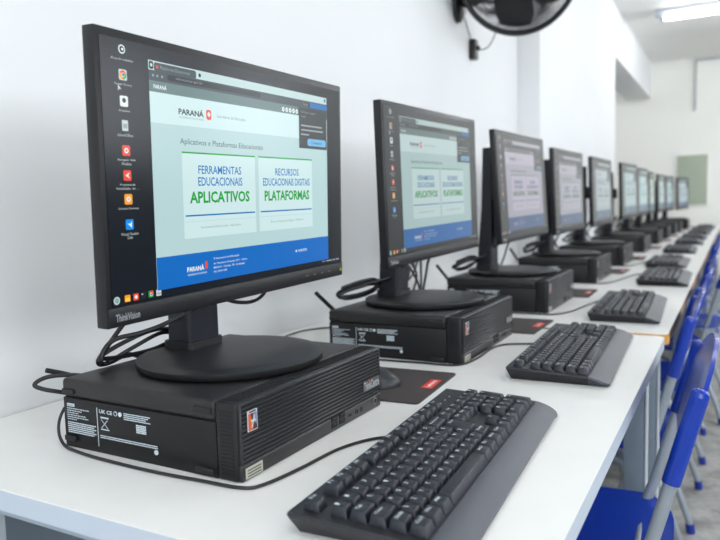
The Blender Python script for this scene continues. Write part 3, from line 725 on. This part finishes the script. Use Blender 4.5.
# ------------------------------------------------------------------ school chairs: origin on the floor below the middle of the rear edge, facing -x
def make_chair():
    t = thing('school_chair', '', 'chair')
    hz = -FZ  # heights above the floor
    b = MB(); rows = []
    nx, ny = 14, 14
    def seat(u, v, lower):
        # u 0..1 front to rear, v -1..1
        hw = .200 * (1 - .10 * (1 - u) ** 2) * (1 if .0 < u < 1 else .97)
        x = -.415 + .405 * u; y = hw * v
        # rounded corners
        z = .452 - .022 * (max(0, 1 - u * 6)) ** 1.5 + .010 * abs(v) ** 3 - .010 * math.sin(PI * u) * (1 - v * v)
        ex = .045 * abs(v) ** 6
        x = x + (ex if u < .5 else -ex) * abs(2 * u - 1) ** 2
        return (x, y, z - (.009 if lower else 0))
    for i in range(nx + 1):
        u = i / nx; top = [seat(u, -1 + 2 * j / ny, False) for j in range(ny + 1)]; bot = [seat(u, 1 - 2 * j / ny, True) for j in range(ny + 1)]
        rows.append(top + bot)
    b.rows(rows, 'blue', closed=True, cap=True); b.build('seat', t)
    # back rest: shell curved in plan, ends wrap round the posts
    b = MB(); rows = []
    def post(z): return -.032 + .265 * (z - .56)     # x of the post axis at a height
    for i in range(17):
        s = -1 + 2 * i / 16
        y = .188 * s
        ztop = .778 + .050 * (1 - abs(s) ** 2.2)
        zbot = .645 if abs(s) < .999 else .64
        col = []
        nz = 8
        for k in range(nz + 1):
            z = zbot + (ztop - zbot) * k / nz; bow = .006 * (1 - s * s)
            lipx = .006 * max(0, (k / nz - .72) / .28) ** 2
            col.append((post(z) + bow + lipx - .004, y, z))
        colb = [(x + .0065, yy, z) for x, yy, z in col[::-1]]
        rows.append(col + colb)
    b.rows(rows, 'blue', closed=True, cap=True); b.build('backrest', t)
    for s in (-1, 1):
        b = MB(); b.tube([(post(.64), .188 * s, .64), (post(.72), .188 * s, .72), (post(.775), .188 * s, .775)], .0135, 'blue', n=14, smooth_path=False)
        b.lathe([(.0135, 0), (.012, .006), (.006, .010)], 'blue', (post(.775), .188 * s, .775), 14, (.265, 0, 1)); b.build('post_sleeve', t)
        b = MB()
        b.tube([(post(.75), .188 * s, .75), (post(.50), .188 * s, .50), (post(.45) - .004, .186 * s, .45), (post(.40) - .004, .184 * s, .40), (-.235, .182 * s, .02)], .0105, 'tube', n=12, smooth_path=False); b.build('back_post', t)
        b = MB()
        b.tube([(-.30, .165 * s, .425), (-.16, .168 * s, .425), (-.125, .17 * s, .41), (.012, .19 * s, .02)], .0105, 'tube', n=12, smooth_path=False); b.build('rear_leg', t)
        for x, y in ((-.236, .182 * s), (.013, .19 * s)):
            b = MB(); b.tube([(x - .004 if x > 0 else x + .002, y, .030), (x, y, .0)], .0135, 'bluedark', n=12, smooth_path=False); b.build('foot_cap', t)
    b = MB(); b.tube([(-.30, -.165, .425), (-.30, .165, .425)], .0095, 'tube', n=10, smooth_path=False); b.build('seat_rail', t)
    b = MB(); b.tube([(post(.44) - .004, -.186, .44), (post(.44) - .004, .186, .44)], .0095, 'tube', n=10, smooth_path=False); b.build('cross_tube', t)
    return t
ch0 = make_chair()
CH = [(.409, .675, .045), (.368, 1.345, .02), (.372, 1.93, -.02), (.372, 2.58, .03), (.445, 3.15, -.05), (.365, 3.80, .03), (.37, 4.36, .0), (.37, 5.03, .02), (.37, 5.62, .0), (.37, 6.25, 0)]
chairs = family(ch0, len(CH))
for k, (x, y, rz) in enumerate(CH):
    o = chairs[k]; o.location = (x, y, FZ); o.rotation_euler = (0, 0, rz)
    if k == 4: tag(o, 'blue plastic school chair pulled out a little farther than its neighbours, fifth from the camera', 'chair', 'blue school chairs along the desks'); continue
    tag(o, 'blue plastic school chair pushed under the desk, ' + (ordinal[k] + (' to' if k == 0 else ' from') + ' the camera' if k < 9 else 'last at the far end'), 'chair', 'blue school chairs along the desks')

# ------------------------------------------------------------------ wall fan
def make_fan():
    base = Vector((XW, 2.05, 1.10))
    t = thing('wall_fan', 'black round wall fan with wire guard, hanging high above the monitors', 'fan', base)
    b = MB(); b.lathe([(.045, 0), (.062, .004), (.060, .018), (.040, .034), (.0, .036)], 'fan', (0, 0, 0), 28, (1, 0, 0), cap=False)
    mm = b.build('wall_bracket', t); mm.scale = (1, .75, 1.35)
    ax = Vector((.50, -.80, -.22)).normalized()
    c = Vector((.262, -.030, .068))         # centre of the cage
    q = Vector((0, 0, 1)).rotation_difference(ax)
    b = MB(); b.tube([(.02, 0, -.01), (.09, .0, -.005), (.15, .01, .02), tuple(c - ax * .12)], .02, 'fan', n=14); b.build('arm', t)
    b = MB(); b.lathe([(.0, -.15), (.045, -.148), (.062, -.12), (.066, -.06), (.05, -.03), (.0, -.03)], 'fan', c, 28, ax, cap=False); b.build('motor', t)
    b = MB(); b.lathe([(.0, .02), (.035, .018), (.042, -.01), (.042, -.02)], 'fan', c, 28, ax, cap=False)
    b.build('hub', t)
    R_ = .225
    for k in range(5):
        b = MB(); rows = []
        for i in range(9):
            rr = .035 + (.200 - .035) * i / 8; wdt = .50 + .66 * math.sin(PI * min(1, .15 + i / 9.5)); row = []
            for j in range(9):
                a = 2 * PI * k / 5 + (-.5 + j / 8) * wdt + .25 * i / 8
                row.append(c + q @ Vector((rr * math.cos(a), rr * math.sin(a), -.012 + .045 * (j / 8 - .5))))
            rows.append(row)
        b.rows(rows, 'fan_blade'); o = b.build('blade', t)
        sm = o.modifiers.new('thick', 'SOLIDIFY'); sm.thickness = .002
    def ring(b, r, z, w, n=64):
        b.tube([tuple(c + q @ Vector((r * math.cos(2 * PI * i / n), r * math.sin(2 * PI * i / n), z))) for i in range(n + 1)], w, 'wire', n=6, smooth_path=False)
    b = MB(); ring(b, R_, 0, .0105)
    for sgn, nm in ((1, 'front_guard'), (-1, 'rear_guard')):
        if sgn < 0: b = MB()
        for r, z in ((.06, .062), (.12, .056), (.17, .042)): ring(b, r, sgn * z, .0016)
        for i in range(150):
            a = 2 * PI * i / 150; pts = []
            for r, z in ((.045, .062), (.09, .060), (.13, .055), (.17, .042), (.20, .022), (R_, .0)):
                aa = a + (r - .045) * 1.2 * sgn
                pts.append(tuple(c + q @ Vector((r * math.cos(aa), r * math.sin(aa), sgn * z))))
            b.tube(pts, .0019, 'wire', n=4, smooth_path=False, cap=False)
        b.lathe([(.0, sgn * .066), (.046, sgn * .064), (.046, sgn * .060)], 'fan', c, 24, ax, cap=False)
        b.build(nm, t)
    b = MB(); b.tube([(.012, .04, -.035), (.008, .085, -.055), (.006, .13, -.09), (.010, .157, -.125)], .0025, 'grey_wire'); b.build('supply_wire', t)
    b = MB(); b.tube([tuple(c - ax * .10 + Vector((0, 0, -.055))), (.14, .10, -.09), (.07, .19, -.145), (.012, .19, -.155)], .0025, 'grey_wire'); b.build('control_wire', t)
    return t
make_fan()
b = MB(); b.box((XW, 2.195, .905), (XW + .028, 2.240, .985), 'fan', .004)
sw = b.build('fan_switch'); tag(sw, 'small black speed control box on the wall below the fan', 'switch')
b = MB(); b.lathe([(.010, 0), (.010, .008), (.007, .012)], 'rubber', (XW + .028, 2.2175, .95), 16, (1, 0, 0)); b.box((XW + .01, 2.238, .935), (XW + .02, 2.250, .960), 'rubber', .002); b.build('knob', sw)

# ------------------------------------------------------------------ light
w = bpy.data.worlds.new('World'); SC.world = w; w.use_nodes = True
bg = w.node_tree.nodes['Background']; bg.inputs['Color'].default_value = (.80, .90, 1.0, 1); bg.inputs['Strength'].default_value = 1.2
def area(name, loc, rot, sx, sy, power, col):
    l = bpy.data.lights.new(name, 'AREA'); l.shape = 'RECTANGLE'; l.size = sx; l.size_y = sy; l.energy = power; l.color = col
    o = bpy.data.objects.new(name, l); COL.objects.link(o); o.location = loc; o.rotation_euler = rot; return o
for k, (a, c) in enumerate(wins):
    area('window_daylight', (XR + .10, (a + c) / 2, 1.145), (0, PI / 2, 0), 1.15, c - a, WINP, (.91, .955, 1.0))

area('window_daylight', ((BX0 + BX1) / 2, YB - .10, .975), (PI / 2, 0, 0), 3.1, 1.2, 75, (.91, .955, 1.0))  # fill light of the added window behind the camera

# ------------------------------------------------------------------ camera
f, yaw, pitch, roll = 687.4743, .4991, .092, -.0255
cy, sy, cp, sp = math.cos(yaw), math.sin(yaw), math.cos(pitch), math.sin(pitch)
F = Vector((-sy * cp, cy * cp, -sp)); R0 = Vector((cy, sy, 0)); U0 = R0.cross(F)
Rr = R0 * math.cos(roll) + U0 * math.sin(roll); Ur = -R0 * math.sin(roll) + U0 * math.cos(roll)
cam = bpy.data.cameras.new('camera'); co = bpy.data.objects.new('camera', cam); COL.objects.link(co)
mx = Matrix((Rr, Ur, -F)).transposed().to_4x4(); mx.translation = Vector((.4802, -.591, .308)); co.matrix_world = mx
cam.sensor_width = 36; cam.lens = f * 36 / 720; cam.clip_start = .02; cam.clip_end = 60
cam.dof.use_dof = True; cam.dof.focus_distance = .93; cam.dof.aperture_fstop = 5.0; cam.dof.aperture_blades = 9
SC.camera = co
vs = SC.view_settings; vs.view_transform = 'Standard'; vs.look = 'None'; vs.exposure = -0.14; vs.gamma = 1.0; vs.use_curve_mapping = False
